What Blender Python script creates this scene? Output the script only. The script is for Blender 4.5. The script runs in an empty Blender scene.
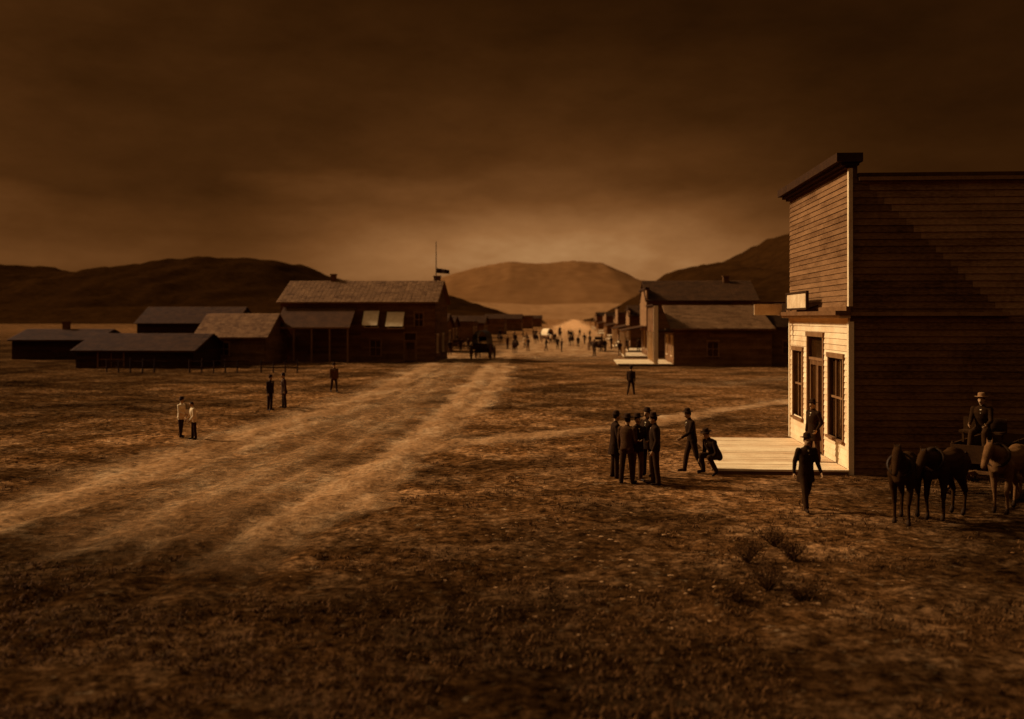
import bpy, math, random
import numpy as np
from collections import Counter
from mathutils import Vector, Matrix, noise as mnoise
random.seed(7); np.random.seed(7)
scene=bpy.context.scene
scene.view_settings.view_transform='Standard'
scene.view_settings.look='None'
scene.view_settings.exposure=0
F=1000.0; CX=512.0; HY=318.0; CH=4.3
def G(px,py):
    Y=CH*F/(py-HY); return ((px-CX)*Y/F, Y)
# ---------------------------------------------------------------- materials
def sep(v):
    return (v, v*(.31+.43*min(v,1)), v*(.05+.31*min(v,1)), 1)
def new_mat(name):
    m=bpy.data.materials.new(name); m.use_nodes=True
    nt=m.node_tree; b=nt.nodes['Principled BSDF']
    b.inputs['Specular Tint'].default_value=(1,.6,.25,1)
    return m,nt,b
def mat(name,v,rough=.85,scale=4.0,contrast=.35,stretch=(1,1,1),bump=.15,island=0.0,scale2=40,spec=.08):
    m,nt,b=new_mat(name); N=nt.nodes; L=nt.links
    tc=N.new('ShaderNodeTexCoord'); mp=N.new('ShaderNodeMapping'); mp.inputs['Scale'].default_value=stretch
    L.new(tc.outputs['Object'],mp.inputs['Vector'])
    n1=N.new('ShaderNodeTexNoise'); n1.inputs['Scale'].default_value=scale; n1.inputs['Detail'].default_value=4; n1.inputs['Roughness'].default_value=.65
    n2=N.new('ShaderNodeTexNoise'); n2.inputs['Scale'].default_value=scale2; n2.inputs['Detail'].default_value=1
    L.new(mp.outputs[0],n1.inputs['Vector']); L.new(mp.outputs[0],n2.inputs['Vector'])
    mx=N.new('ShaderNodeMath'); mx.operation='MULTIPLY_ADD'; mx.inputs[1].default_value=.4
    L.new(n2.outputs['Fac'],mx.inputs[0]); 
    m2=N.new('ShaderNodeMath'); m2.operation='MULTIPLY'; m2.inputs[1].default_value=.6
    L.new(n1.outputs['Fac'],m2.inputs[0]); L.new(m2.outputs[0],mx.inputs[2])
    src=mx.outputs[0]
    if island>0:
        g=N.new('ShaderNodeNewGeometry'); ma=N.new('ShaderNodeMath'); ma.operation='MULTIPLY_ADD'
        ma.inputs[1].default_value=island; L.new(g.outputs['Random Per Island'],ma.inputs[0])
        sb=N.new('ShaderNodeMath'); sb.operation='SUBTRACT'; sb.inputs[1].default_value=island*.5
        L.new(src,sb.inputs[0]); L.new(sb.outputs[0],ma.inputs[2]); src=ma.outputs[0]
    r=N.new('ShaderNodeValToRGB'); r.color_ramp.elements[0].position=.3; r.color_ramp.elements[1].position=.7
    r.color_ramp.elements[0].color=sep(v*(1-contrast)); r.color_ramp.elements[1].color=sep(min(.85,v*(1+contrast)))
    L.new(src,r.inputs[0]); L.new(r.outputs[0],b.inputs['Base Color'])
    b.inputs['Roughness'].default_value=rough; b.inputs['Specular IOR Level'].default_value=spec
    if bump>=.3:
        bp=N.new('ShaderNodeBump'); bp.inputs['Strength'].default_value=bump; bp.inputs['Distance'].default_value=.02
        L.new(mx.outputs[0],bp.inputs['Height']); L.new(bp.outputs[0],b.inputs['Normal'])
    return m
M={}
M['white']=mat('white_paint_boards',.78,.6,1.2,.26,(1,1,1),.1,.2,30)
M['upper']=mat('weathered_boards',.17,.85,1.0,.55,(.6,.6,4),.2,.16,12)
M['side']=mat('dark_boards',.125,.9,.5,.6,(1,1,3),.2,.16,8)
M['side2']=mat('brown_boards',.22,.9,.5,.5,(1,1,3),.2,.16,8)
M['darkwood']=mat('dark_wood',.035,.85,3,.5,(1,1,1),.2,.2)
M['midwood']=mat('mid_wood',.13,.85,3,.5,(1,1,1),.2,.2)
M['plank']=mat('boardwalk_planks',.78,.8,1.5,.3,(1,1,1),.2,.2,20)
M['trim']=mat('pale_trim',.6,.7,3,.3,(1,1,1),.1,.15)
M['dimtrim']=mat('dim_trim',.2,.8,3,.4)
M['roof']=mat('shingle_roof',.17,.9,.9,.55,(1,1,1),.2,.18,9)
M['roofd']=mat('dark_shingle_roof',.06,.9,.9,.5,(1,1,1),.2,.16,9)
M['brick']=mat('chimney_brick',.12,.9,6,.4)
M['glass']=mat('window_glass',.03,.12,2,.5,(1,1,1),0,0,10,.5)
M['coat']=mat('dark_wool',.022,.95,10,.4,(1,1,1),.1)
M['coat2']=mat('brown_wool',.05,.95,10,.4,(1,1,1),.1)
M['trous']=mat('trouser_cloth',.03,.95,10,.4,(1,1,1),.1)
M['trous2']=mat('grey_cloth',.09,.95,10,.4,(1,1,1),.1)
M['shirt']=mat('pale_cotton',.75,.9,10,.2,(1,1,1),.2)
M['skin']=mat('skin',.36,.6,14,.15,(1,1,1),.05)
M['boot']=mat('boot_leather',.018,.5,14,.3)
M['hair']=mat('hair',.02,.8,30,.4)
M['hat']=mat('felt_hat',.025,.9,14,.3)
M['hatl']=mat('straw_hat',.22,.9,14,.3)
M['eye']=mat('eye_dark',.01,.2,5,.1)
M['horsed']=mat('bay_coat',.028,.8,4,.4,(1,1,1),.05,0,40,.03)
M['horsel']=mat('grey_horse_coat',.11,.8,3,.5,(1,1,1),.05,0,40,.03)
M['mane']=mat('mane_hair',.02,.7,30,.5)
M['iron']=mat('iron_tyre',.05,.5,6,.3)
M['canvas']=mat('canvas_cover',.7,.9,3,.2)
M['stone']=mat('pale_stone',.22,.9,5,.4,(1,1,1),.1,.8)
M['scrub']=mat('dry_grass',.08,.95,1.5,.6,(1,1,1),0,.6)
M['sage']=mat('sagebrush_leaf',.05,.95,3,.6,(1,1,1),0,.7)
M['bark']=mat('twig',.05,.9,9,.4)
# ---------------------------------------------------------------- mesh builder
class MB:
    def __init__(s): s.v=[]; s.f=[]; s.m=[]; s.mats=[]
    def mi(s,k):
        if k not in s.mats: s.mats.append(k)
        return s.mats.index(k)
    def poly(s,pts,k):
        b=len(s.v); s.v+= [tuple(p) for p in pts]; s.f.append(tuple(range(b,b+len(pts)))); s.m.append(s.mi(k))
    def box(s,x0,x1,y0,y1,z0,z1,k,R=None,o=None):
        b=len(s.v); P=[Vector((x,y,z)) for z in (z0,z1) for y in (y0,y1) for x in (x0,x1)]
        if R is not None: P=[R@p for p in P]
        if o is not None: P=[p+Vector(o) for p in P]
        s.v+=[tuple(p) for p in P]
        for q in ((0,2,3,1),(4,5,7,6),(0,1,5,4),(2,6,7,3),(0,4,6,2),(1,3,7,5)):
            s.f.append(tuple(b+i for i in q)); s.m.append(s.mi(k))
    def beam(s,a,b_,w,h,k):
        a=Vector(a); b_=Vector(b_); d=b_-a; L=d.length; q=d.to_track_quat('X','Z').to_matrix()
        s.box(0,L,-w/2,w/2,-h/2,h/2,k,q,a)
    def cyl(s,a,b_,ra,rb,k,n=10,caps=True):
        a=Vector(a); b_=Vector(b_); q=(b_-a).to_track_quat('Z','Y').to_matrix(); b=len(s.v)
        for c,r in ((a,ra),(b_,rb)):
            for i in range(n):
                t=2*math.pi*i/n; s.v.append(tuple(c+q@Vector((r*math.cos(t),r*math.sin(t),0))))
        k=s.mi(k)
        for i in range(n):
            j=(i+1)%n; s.f.append((b+i,b+j,b+n+j,b+n+i)); s.m.append(k)
        if caps:
            s.f.append(tuple(b+i for i in range(n))[::-1]); s.m.append(k)
            s.f.append(tuple(b+n+i for i in range(n))); s.m.append(k)
    def lathe(s,prof,k,R,o,n=18):
        b=len(s.v); o=Vector(o)
        for r,z in prof:
            for i in range(n):
                t=2*math.pi*i/n; s.v.append(tuple(R@Vector((r*math.cos(t),r*math.sin(t),z))+o))
        k=s.mi(k)
        for j in range(len(prof)-1):
            for i in range(n):
                i2=(i+1)%n; s.f.append((b+j*n+i,b+j*n+i2,b+(j+1)*n+i2,b+(j+1)*n+i)); s.m.append(k)
    def build(s,name,parent=None,smooth=False,loc=(0,0,0),rot=0):
        me=bpy.data.meshes.new(name); me.from_pydata(s.v,[],s.f)
        for k in s.mats: me.materials.append(M[k])
        me.polygons.foreach_set('material_index',s.m)
        if smooth: me.polygons.foreach_set('use_smooth',[True]*len(s.f))
        me.update()
        ob=bpy.data.objects.new(name,me); scene.collection.objects.link(ob)
        ob.location=loc; ob.rotation_euler=(0,0,rot)
        if parent: ob.parent=parent
        return ob
def empty(name,loc,rot=0):
    e=bpy.data.objects.new(name,None); scene.collection.objects.link(e); e.location=loc; e.rotation_euler=(0,0,rot); e.empty_display_size=.3
    return e
# ---------------------------------------------------------------- terrain
def vnoise(x,y,seed=0):
    xi=np.floor(x).astype(np.int64); yi=np.floor(y).astype(np.int64); xf=x-xi; yf=y-yi
    def h(a,b):
        n=(a*374761393+b*668265263+seed*974711)&0x7fffffff; n=((n^(n>>13))*1274126177)&0x7fffffff
        return ((n^(n>>16))&0xffff)/65535.0
    u=xf*xf*(3-2*xf); v=yf*yf*(3-2*yf)
    return (h(xi,yi)*(1-u)+h(xi+1,yi)*u)*(1-v)+(h(xi,yi+1)*(1-u)+h(xi+1,yi+1)*u)*v
def fbm(x,y,o=4,seed=0):
    s=0;a=.5;t=0
    for i in range(o): s=s+a*vnoise(x,y,seed+i); t+=a; a*=.5; x=x*2.03+17; y=y*2.03+5
    return s/t
def polyd(X,Y,pts):
    D=np.full(X.shape,1e9)
    for (ax,ay),(bx,by) in zip(pts[:-1],pts[1:]):
        dx,dy=bx-ax,by-ay; t=np.clip(((X-ax)*dx+(Y-ay)*dy)/(dx*dx+dy*dy),0,1)
        D=np.minimum(D,np.hypot(X-ax-t*dx,Y-ay-t*dy))
    return D
tracks=[
 ([(455,352),(425,368),(385,388),(310,416),(215,447),(90,490),(-40,530)],1.5,.85),
 ([(500,356),(482,375),(462,402),(432,432),(385,462),(330,500),(255,545),(150,620)],.95,1.0),
 ([(478,352),(440,375),(395,405),(330,440),(240,485),(110,545),(0,600)],2.2,.6),
 ([(385,461),(450,442),(540,434),(620,427),(700,413),(800,400)],.7,.95),
 ([(508,350),(503,372),(490,392),(468,408),(448,420)],.8,.9),
 ([(620,380),(700,385),(790,378)],2.0,.45),
]
tr=[([G(*p) for p in pts],w,s) for pts,w,s in tracks]
def roadmask(X,Y):
    w=fbm(X*.35,Y*.35,3,3)-.5; w2=fbm(X*1.3,Y*1.3,3,8)-.5
    m=np.zeros(X.shape)
    for pts,wd,s in tr:
        d=polyd(X,Y,pts)+w*1.6+w2*.7
        m=np.maximum(m,s/(1+np.exp((d-wd)/(.38*wd))))
    m=m*np.clip((Y-13.5+w*6)/8,0,1)
    d=np.abs(X-(.063*Y+ -1.5))+w*6
    far=np.clip((Y-85)/45,0,1)
    m=np.maximum(m,.95*far/(1+np.exp((d-9)/2.2)))
    return m
def tonef(X,Y):  # vignette shade painted into the ground colour: darker near, left and right
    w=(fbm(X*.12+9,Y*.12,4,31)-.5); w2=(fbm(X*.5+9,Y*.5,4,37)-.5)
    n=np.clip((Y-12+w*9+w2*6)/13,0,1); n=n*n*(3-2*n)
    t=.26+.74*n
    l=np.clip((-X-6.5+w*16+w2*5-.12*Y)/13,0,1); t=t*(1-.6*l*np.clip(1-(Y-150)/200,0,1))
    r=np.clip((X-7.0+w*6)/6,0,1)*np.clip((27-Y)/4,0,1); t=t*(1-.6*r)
    far=np.clip((Y-160)/300,0,1)*np.clip(1-(np.abs(X-.063*Y)-60-.05*Y)/120,0,1); t=t*(1+1.0*far)  # far ground made paler, haze painted into the colour
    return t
def zf(X,Y):
    near=np.clip(1-(Y-70)/60,0,1)*np.clip(1-(np.abs(X)-40)/30,0,1)
    z=(fbm(X*.22,Y*.22,3,1)-.5)*.16+(fbm(X*1.6,Y*1.6,4,2)-.5)*.17
    m=np.zeros(X.shape)
    for pts,wd,s in tr[:3]:
        d=polyd(X,Y,pts); m+=-.05*np.exp(-((d-.75)/.22)**2)+.02*np.exp(-(d/.3)**2)
    pad=np.clip((X-3.5)/2,0,1)*np.clip((Y-21)/4,0,1)
    return (z+m)*near*(1-.75*pad)
def zat(x,y): return float(zf(np.array([x]),np.array([y]))[0])
def axis(lo,hi,step,far_lo,far_hi):
    a=list(np.arange(lo,hi+step/2,step)); s=step; v=a[-1]
    while v<far_hi: s*=1.16; v+=s; a.append(v)
    s=step; v=a[0]; pre=[]
    while v>far_lo: s*=1.16; v-=s; pre.append(v)
    return np.array(pre[::-1]+a)
ax=axis(-34,24,.18,-6000,6000); ay=axis(8,62,.18,-300,7000)
ay=np.unique(np.concatenate([ay[ay<62],np.arange(62,140,.6),axis(140,150,1,139,7000)]))
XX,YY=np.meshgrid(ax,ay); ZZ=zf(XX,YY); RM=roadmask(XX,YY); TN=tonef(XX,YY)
nx,ny=len(ax),len(ay)
def grid_mesh(name,Z,sel=None):
    V=np.stack([XX,YY,Z],-1).reshape(-1,3)
    idx=np.arange(nx*ny).reshape(ny,nx)
    Fc=np.stack([idx[:-1,:-1],idx[:-1,1:],idx[1:,1:],idx[1:,:-1]],-1).reshape(-1,4)
    mk=RM.reshape(-1); tn=TN.reshape(-1)
    if sel is not None:
        Fc=Fc[sel.reshape(-1)]
        u,inv=np.unique(Fc.reshape(-1),return_inverse=True); V=V[u]; Fc=inv.reshape(-1,4); mk=mk[u]; tn=tn[u]
    me=bpy.data.meshes.new(name); me.vertices.add(len(V)); me.vertices.foreach_set('co',V.reshape(-1).astype(np.float32))
    me.loops.add(Fc.size); me.loops.foreach_set('vertex_index',Fc.reshape(-1).astype(np.int32))
    me.polygons.add(len(Fc)); me.polygons.foreach_set('loop_start',np.arange(0,Fc.size,4,dtype=np.int32))
    me.polygons.foreach_set('use_smooth',np.ones(len(Fc),dtype=bool))
    me.update(calc_edges=True)
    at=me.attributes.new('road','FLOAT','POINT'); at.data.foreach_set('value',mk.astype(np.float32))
    at=me.attributes.new('shade_haze','FLOAT','POINT'); at.data.foreach_set('value',tn.astype(np.float32))  # painted edge shade and far haze, multiplies ground and road colour
    ob=bpy.data.objects.new(name,me); scene.collection.objects.link(ob); return ob
ground=grid_mesh('ground',ZZ)
cell=np.maximum.reduce([RM[:-1,:-1],RM[1:,:-1],RM[:-1,1:],RM[1:,1:]])>.08
road=grid_mesh('dirt_road',ZZ+.006,cell)
def ground_mat(name,is_road):
    m,nt,b=new_mat(name); N=nt.nodes; L=nt.links
    tc=N.new('ShaderNodeTexCoord')
    def nz(sc,det=6,rough=.65,st=None):
        n=N.new('ShaderNodeTexNoise'); n.inputs['Scale'].default_value=sc; n.inputs['Detail'].default_value=det; n.inputs['Roughness'].default_value=rough
        if st:
            mp=N.new('ShaderNodeMapping'); mp.inputs['Scale'].default_value=st[:3]; mp.inputs['Rotation'].default_value=(0,0,st[3])
            L.new(tc.outputs['Object'],mp.inputs[0]); L.new(mp.outputs[0],n.inputs['Vector'])
        else: L.new(tc.outputs['Object'],n.inputs['Vector'])
        return n.outputs['Fac']
    def ramp(s,stops):
        r=N.new('ShaderNodeValToRGB'); e=r.color_ramp.elements
        while len(e)<len(stops): e.new(.5)
        for i,(p,c) in enumerate(stops): e[i].position=p; e[i].color=c
        L.new(s,r.inputs[0]); return r.outputs[0]
    def mix(f,a,c,t='MIX'):
        x=N.new('ShaderNodeMix'); x.data_type='RGBA'; x.blend_type=t
        if isinstance(f,float): x.inputs[0].default_value=f
        else: L.new(f,x.inputs[0])
        L.new(a,x.inputs[6]); L.new(c,x.inputs[7]); return x.outputs[2]
    g=lambda a:(a,a,a,1)
    if not is_road:
        base=ramp(nz(.5,6,.75),[(.33,sep(.05)),(.5,sep(.12)),(.66,sep(.25))])
        fine=ramp(nz(4,5,.8),[(.36,g(.2)),(.5,g(.9)),(.66,g(2.0))])
        col=mix(1.0,base,fine,'MULTIPLY')
        fl=ramp(nz(2.4,5,.85),[(.585,g(0)),(.67,g(.9))])
        fc=ramp(nz(9,1),[(.3,sep(.2)),(.7,sep(.5))])
        col=mix(fl,col,fc)
        dk=ramp(nz(.13,3,.65),[(.40,g(1.25)),(.6,g(.4))]); col=mix(1.0,col,dk,'MULTIPLY')
    else:
        base=ramp(nz(.6,6,.75,(1,.3,1,-.75)),[(.32,sep(.15)),(.5,sep(.30)),(.68,sep(.48))])
        fine=ramp(nz(5,5,.8),[(.34,g(.4)),(.5,g(1)),(.66,g(1.5))])
        col=mix(1.0,base,fine,'MULTIPLY')
    at=N.new('ShaderNodeAttribute'); at.attribute_name='shade_haze'
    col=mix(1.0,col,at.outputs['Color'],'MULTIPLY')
    L.new(col,b.inputs['Base Color']); b.inputs['Roughness'].default_value=1; b.inputs['Specular IOR Level'].default_value=.0
    bp=N.new('ShaderNodeBump'); bp.inputs['Strength'].default_value=.7; bp.inputs['Distance'].default_value=.08
    L.new(nz(5,4,.75),bp.inputs['Height']); L.new(bp.outputs[0],b.inputs['Normal'])
    if is_road:
        a=N.new('ShaderNodeAttribute'); a.attribute_name='road'
        n=nz(1.5,5,.8)
        ad=N.new('ShaderNodeMath'); ad.operation='ADD'; L.new(a.outputs['Fac'],ad.inputs[0])
        L.new(n,ad.inputs[1])
        mr=N.new('ShaderNodeMapRange'); mr.inputs[1].default_value=.62; mr.inputs[2].default_value=1.35; mr.inputs[3].default_value=0; mr.inputs[4].default_value=1; mr.interpolation_type='SMOOTHSTEP'
        L.new(ad.outputs[0],mr.inputs[0])
        mu=N.new('ShaderNodeMapRange'); mu.inputs[1].default_value=.08; mu.inputs[2].default_value=.25; L.new(a.outputs['Fac'],mu.inputs[0])
        mm=N.new('ShaderNodeMath'); mm.operation='MULTIPLY'; L.new(mr.outputs[0],mm.inputs[0]); L.new(mu.outputs[0],mm.inputs[1])
        L.new(mm.outputs[0],b.inputs['Alpha'])
    return m
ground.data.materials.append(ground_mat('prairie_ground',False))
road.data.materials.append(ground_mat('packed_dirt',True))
# ---------------------------------------------------------------- hills
def hill(name,ridge,Y0,W,v,seed,rough=.12,texscale=.02,con=.45):
    xs=[(p[0]-CX)*Y0/F for p in ridge]; zs=[max(0,CH+(HY-p[1])*Y0/F) for p in ridge]
    n=260; rows=60; verts=[];faces=[]
    H=max(zs)
    for j in range(rows+1):
        t=j/rows
        c=math.sin(min(1,t/.6)*math.pi/2)**1.3 if t<.6 else math.cos((t-.6)/.4*math.pi/2)
        for i in range(n+1):
            x=xs[0]+(xs[-1]-xs[0])*i/n
            z=float(np.interp(x,xs,zs))
            y=Y0+W*(t-.6)
            k=mnoise.fractal(Vector((x/H*1.1,y/H*1.1,seed)),1,2,6)
            k2=abs(mnoise.noise(Vector((x/H*2.3,y/H*.7,seed+5))))
            zz=z*c*(1+rough*k*(1.4-c))-H*rough*1.6*k2*(1-c)*c+H*.02*mnoise.noise(Vector((x/H*7,y/H*7,seed)))*c
            verts.append((x,y,zz-(2 if t in(0,1) else 0)))
    for j in range(rows):
        for i in range(n):
            a=j*(n+1)+i; faces.append((a,a+1,a+n+2,a+n+1))
    me=bpy.data.meshes.new(name); me.from_pydata(verts,[],faces); me.polygons.foreach_set('use_smooth',[True]*len(faces))
    m=mat(name+'_surface',v,1,texscale,con,(1,1,1),0,0,texscale*8,0); me.materials.append(m)
    ob=bpy.data.objects.new(name,me); scene.collection.objects.link(ob); return ob
hill('hills',[(-420,318),(-250,285),(-120,276),(0,270),(40,268),(80,274),(130,275),(170,266),(205,264),(240,260),(275,264),(305,267),(322,274),(345,282),(390,290),(450,296),(520,318)],1500,1200,.019,1.3,.2)
hill('hills',[(350,318),(400,296),(430,284),(455,275),(480,268),(510,263),(540,265),(570,262),(598,264),(615,272),(630,280),(660,286),(700,292),(800,300),(950,318)],5200,3000,.16,4.1,.06,.002,.15)  # pale, low-contrast colour has the distance haze painted in
hill('hills',[(600,318),(640,296),(655,284),(670,274),(695,266),(718,265),(738,254),(758,243),(785,235),(830,230),(900,235),(1000,250),(1150,270),(1400,318)],1100,900,.024,8.8,.2)
hill('hills',[(300,318),(400,306),(470,302),(540,305),(600,303),(680,306),(760,318)],3600,1200,.24,6.4,.06,.004,.15)  # added pale rise, its colour stands in for dust haze at the mesa foot
hill('hills',[(-200,318),(0,309),(180,306),(400,309),(470,311),(540,318)],900,300,.022,3.4,.2,.03)
# ---------------------------------------------------------------- building pieces
def siding(mb,o,u,n,L,z0,z1,key,ops=(),bh=.2,sel=None):
    z=z0
    while z<z1-.02:
        zt=min(z+bh,z1); zc=(z+zt)/2
        iv=[(0,L)]
        for s0,s1,a,b in ops:
            if a<zc<b:
                nv=[]
                for p,q in iv:
                    if s1<=p or s0>=q: nv.append((p,q)); continue
                    if s0>p: nv.append((p,s0))
                    if s1<q: nv.append((s1,q))
                iv=nv
        for p,q in iv:
            c=p
            while c<q-.01:
                e=min(q,c+random.uniform(2.6,5.2))
                if q-e<.5: e=q
                segs=[(c,e,key)]
                if sel:
                    d=sel(zc)
                    if d is not None and c<d[0]<e: segs=[(c,d[0],d[1]),(d[0],e,d[2])]
                    elif d is not None: segs=[(c,e,d[1] if e<=d[0] else d[2])]
                for (a0,a1,kk) in segs:
                    def P(s,off,zz): return (o[0]+u[0]*s+n[0]*off,o[1]+u[1]*s+n[1]*off,zz)
                    w=random.uniform(-.003,.004); g0=.003
                    A,B,C,D=P(a0+g0,.03+w,z),P(a1-g0,.03+w,z),P(a1-g0,.006,zt),P(a0+g0,.006,zt)
                    E,Fv=P(a0+g0,0,z),P(a1-g0,0,z)
                    b=len(mb.v); mb.v+=[A,B,C,D,E,Fv]; k=mb.mi(kk)
                    mb.f+=[(b,b+1,b+2,b+3),(b+4,b+5,b+1,b)]; mb.m+=[k,k]
                c=e
        z=zt
def window(parent,name,o,u,n,s0,s1,z0,z1,frame,glass='glass',cols=2,rows=2,cas=.11,door=False):
    mb=MB()
    def bx(a,b,c,d,o0,o1,k):
        P=[]
        for zz in (c,d):
            for off in (o0,o1):
                for s in (a,b): P.append((o[0]+u[0]*s+n[0]*off,o[1]+u[1]*s+n[1]*off,zz))
        bb=len(mb.v); mb.v+=P
        for q in ((0,2,3,1),(4,5,7,6),(0,1,5,4),(2,6,7,3),(0,4,6,2),(1,3,7,5)):
            mb.f.append(tuple(bb+i for i in q)); mb.m.append(mb.mi(k))
    bx(s0-cas,s0,z0,z1,-.12,.055,frame); bx(s1,s1+cas,z0,z1,-.12,.055,frame)
    bx(s0-cas-.04,s1+cas+.04,z1,z1+cas+.03,-.12,.08,frame)
    if not door: bx(s0-cas-.05,s1+cas+.05,z0-.07,z0,-.12,.11,frame)
    bx(s0,s1,z0,z1,-.13,-.09,glass)
    w=(s1-s0)
    if not door:
        for i in range(1,cols): c=s0+w*i/cols; bx(c-.025,c+.025,z0,z1,-.088,-.04,frame)
        for j in range(1,rows): c=z0+(z1-z0)*j/rows; bx(s0,s1,c-.03,c+.03,-.086,-.035,frame)
    else:
        zt=z1-.75
        bx(s0,s1,zt,zt+.08,-.088,.0,frame)
        lv=cols
        for i in range(lv):
            a=s0+w*i/lv+.02; b=s0+w*(i+1)/lv-.02
            bx(a,a+.12,z0,zt,-.088,-.03,'midwood'); bx(b-.12,b,z0,zt,-.088,-.03,'midwood')
            bx(a+.12,b-.12,z0,z0+1.0,-.088,-.045,'midwood'); bx(a+.12,b-.12,z0+.95,z0+1.12,-.0885,-.028,'midwood'); bx(a+.12,b-.12,zt-.15,zt,-.088,-.03,'midwood')
            bx(b-.1,b-.06,z0+1.0,z0+1.1,-.03,.02,'iron')
    return mb.build(name,parent)
ROT=-math.atan(.068)
# ---------------------------------------------------------------- false-front store (right)
C1=(9.26,27.4)
st=empty('false_front_store',(C1[0],C1[1],0),ROT)
FL=7.8
wops=[(.62,2.2,.85,3.15),(2.95,4.95,.16,3.72),(5.75,7.15,.95,3.2)]
mb=MB()
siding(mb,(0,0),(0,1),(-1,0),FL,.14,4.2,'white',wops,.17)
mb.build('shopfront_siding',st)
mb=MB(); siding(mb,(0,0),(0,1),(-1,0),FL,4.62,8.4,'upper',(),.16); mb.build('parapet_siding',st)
mb=MB()
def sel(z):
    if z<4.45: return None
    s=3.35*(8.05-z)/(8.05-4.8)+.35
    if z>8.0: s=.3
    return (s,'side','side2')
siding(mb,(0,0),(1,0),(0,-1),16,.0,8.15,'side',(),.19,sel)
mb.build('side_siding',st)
mb=MB()
def core(y0,y1,z0,z1): mb.box(.002,.2,y0,y1,z0,z1,'side')
core(.002,.62,0,4.2);core(2.2,2.95,0,4.2);core(4.95,5.75,0,4.2);core(7.15,FL,0,4.2)
core(.62,2.2,0,.85);core(.62,2.2,3.15,4.2);core(2.95,4.95,3.72,4.2);core(5.75,7.15,0,.95);core(5.75,7.15,3.2,4.2)
core(.002,FL,4.2,8.5)
mb.box(.2,16,.002,.2,0,8.15,'side'); mb.box(.2,16,FL-.2,FL,0,8.15,'side'); mb.box(15.8,16,.2,FL-.2,0,8.15,'side')
mb.build('wall_core',st)
mb=MB(); mb.box(.2,16.2,-.12,FL+.1,8.152,8.26,'roofd'); mb.box(.21,16.2,-.14,-.1,8.05,8.15,'dimtrim'); mb.build('flat_roof',st)
mb=MB()
mb.box(-.055,-.0,-.05,.12,.14,4.2,'white'); mb.box(-.055,.09,-.075,-.035,.0,4.2,'white')
mb.box(-.055,.0,FL-.12,FL+.02,.14,4.2,'white')
mb.box(-.05,.0,-.05,.09,4.62,8.4,'trim'); mb.box(-.05,.06,-.07,-.035,4.62,8.4,'trim')
mb.box(-.05,.0,.0,FL,4.2,4.3,'white')
mb.build('corner_boards',st)
mb=MB()
mb.box(-.42,-.001,-.12,FL+.12,4.38,4.5,'midwood'); mb.box(-.3,-.001,-.08,FL+.08,4.3,4.38,'trim'); mb.box(-.12,-.001,-.08,FL+.08,4.5,4.62,'midwood')
mb.box(.0,4.2,-.13,-.036,4.36,4.46,'dimtrim')
mb.build('belt_cornice',st)
mb=MB()
mb.box(-.40,.30,-.2,FL+.2,8.56,8.80,'darkwood'); mb.box(-.26,.22,-.12,FL+.12,8.47,8.56,'darkwood'); mb.box(-.14,.0,-.06,FL+.06,8.4,8.47,'darkwood')
mb.build('parapet_cornice',st)
window(st,'window_near',(0,0),(0,1),(-1,0),*wops[0],'dimtrim','glass',3,2)
window(st,'window_far',(0,0),(0,1),(-1,0),*wops[2],'dimtrim','glass',3,2)
window(st,'double_door',(0,0),(0,1),(-1,0),*wops[1],'dimtrim','glass',2,1,door=True)
mb=MB()
mb.box(-.44,-.4,3.3,6.2,4.62,5.08,'trim'); mb.box(-.47,-.39,3.2,6.3,5.08,5.14,'darkwood'); mb.box(-.47,-.39,3.2,6.3,4.56,4.62,'darkwood'); mb.box(-.47,-.39,3.2,3.3,4.62,5.08,'darkwood'); mb.box(-.47,-.39,6.2,6.3,4.62,5.08,'darkwood')
mb.beam((-.4,3.6,4.55),(-.0,3.6,4.7),.04,.04,'darkwood'); mb.beam((-.4,5.9,4.55),(-.0,5.9,4.7),.04,.04,'darkwood')
mb.build('shop_sign',st)
mb=MB(); mb.box(-1.3,-.35,FL-.3,FL-.24,4.4,4.78,'trim'); mb.beam((-1.35,FL-.27,4.84),(0,FL-.27,4.84),.05,.05,'darkwood'); mb.build('hanging_sign',st)
bw=empty('boardwalk',(C1[0],C1[1],0),ROT)
mb=MB(); y=-.15
while y<7.2:
    w=.2; t=(y+.15)/7.3; xl=-3.72+t*.9+random.uniform(-.05,.05)
    mb.box(xl,-.065,y,y+w-.014,.1+random.uniform(-.004,.004),.15+random.uniform(-.004,.004),'plank'); y+=w
mb.build('planks',bw)
mb=MB(); mb.box(-3.6,-.08,-.13,-.06,-.05,.09,'midwood'); 
for xx in (-3.3,-2.2,-1.1,-.2): mb.box(xx-.05,xx+.05,-.05,7.0,-.05,.09,'midwood')
mb.build('joists',bw)
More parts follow.
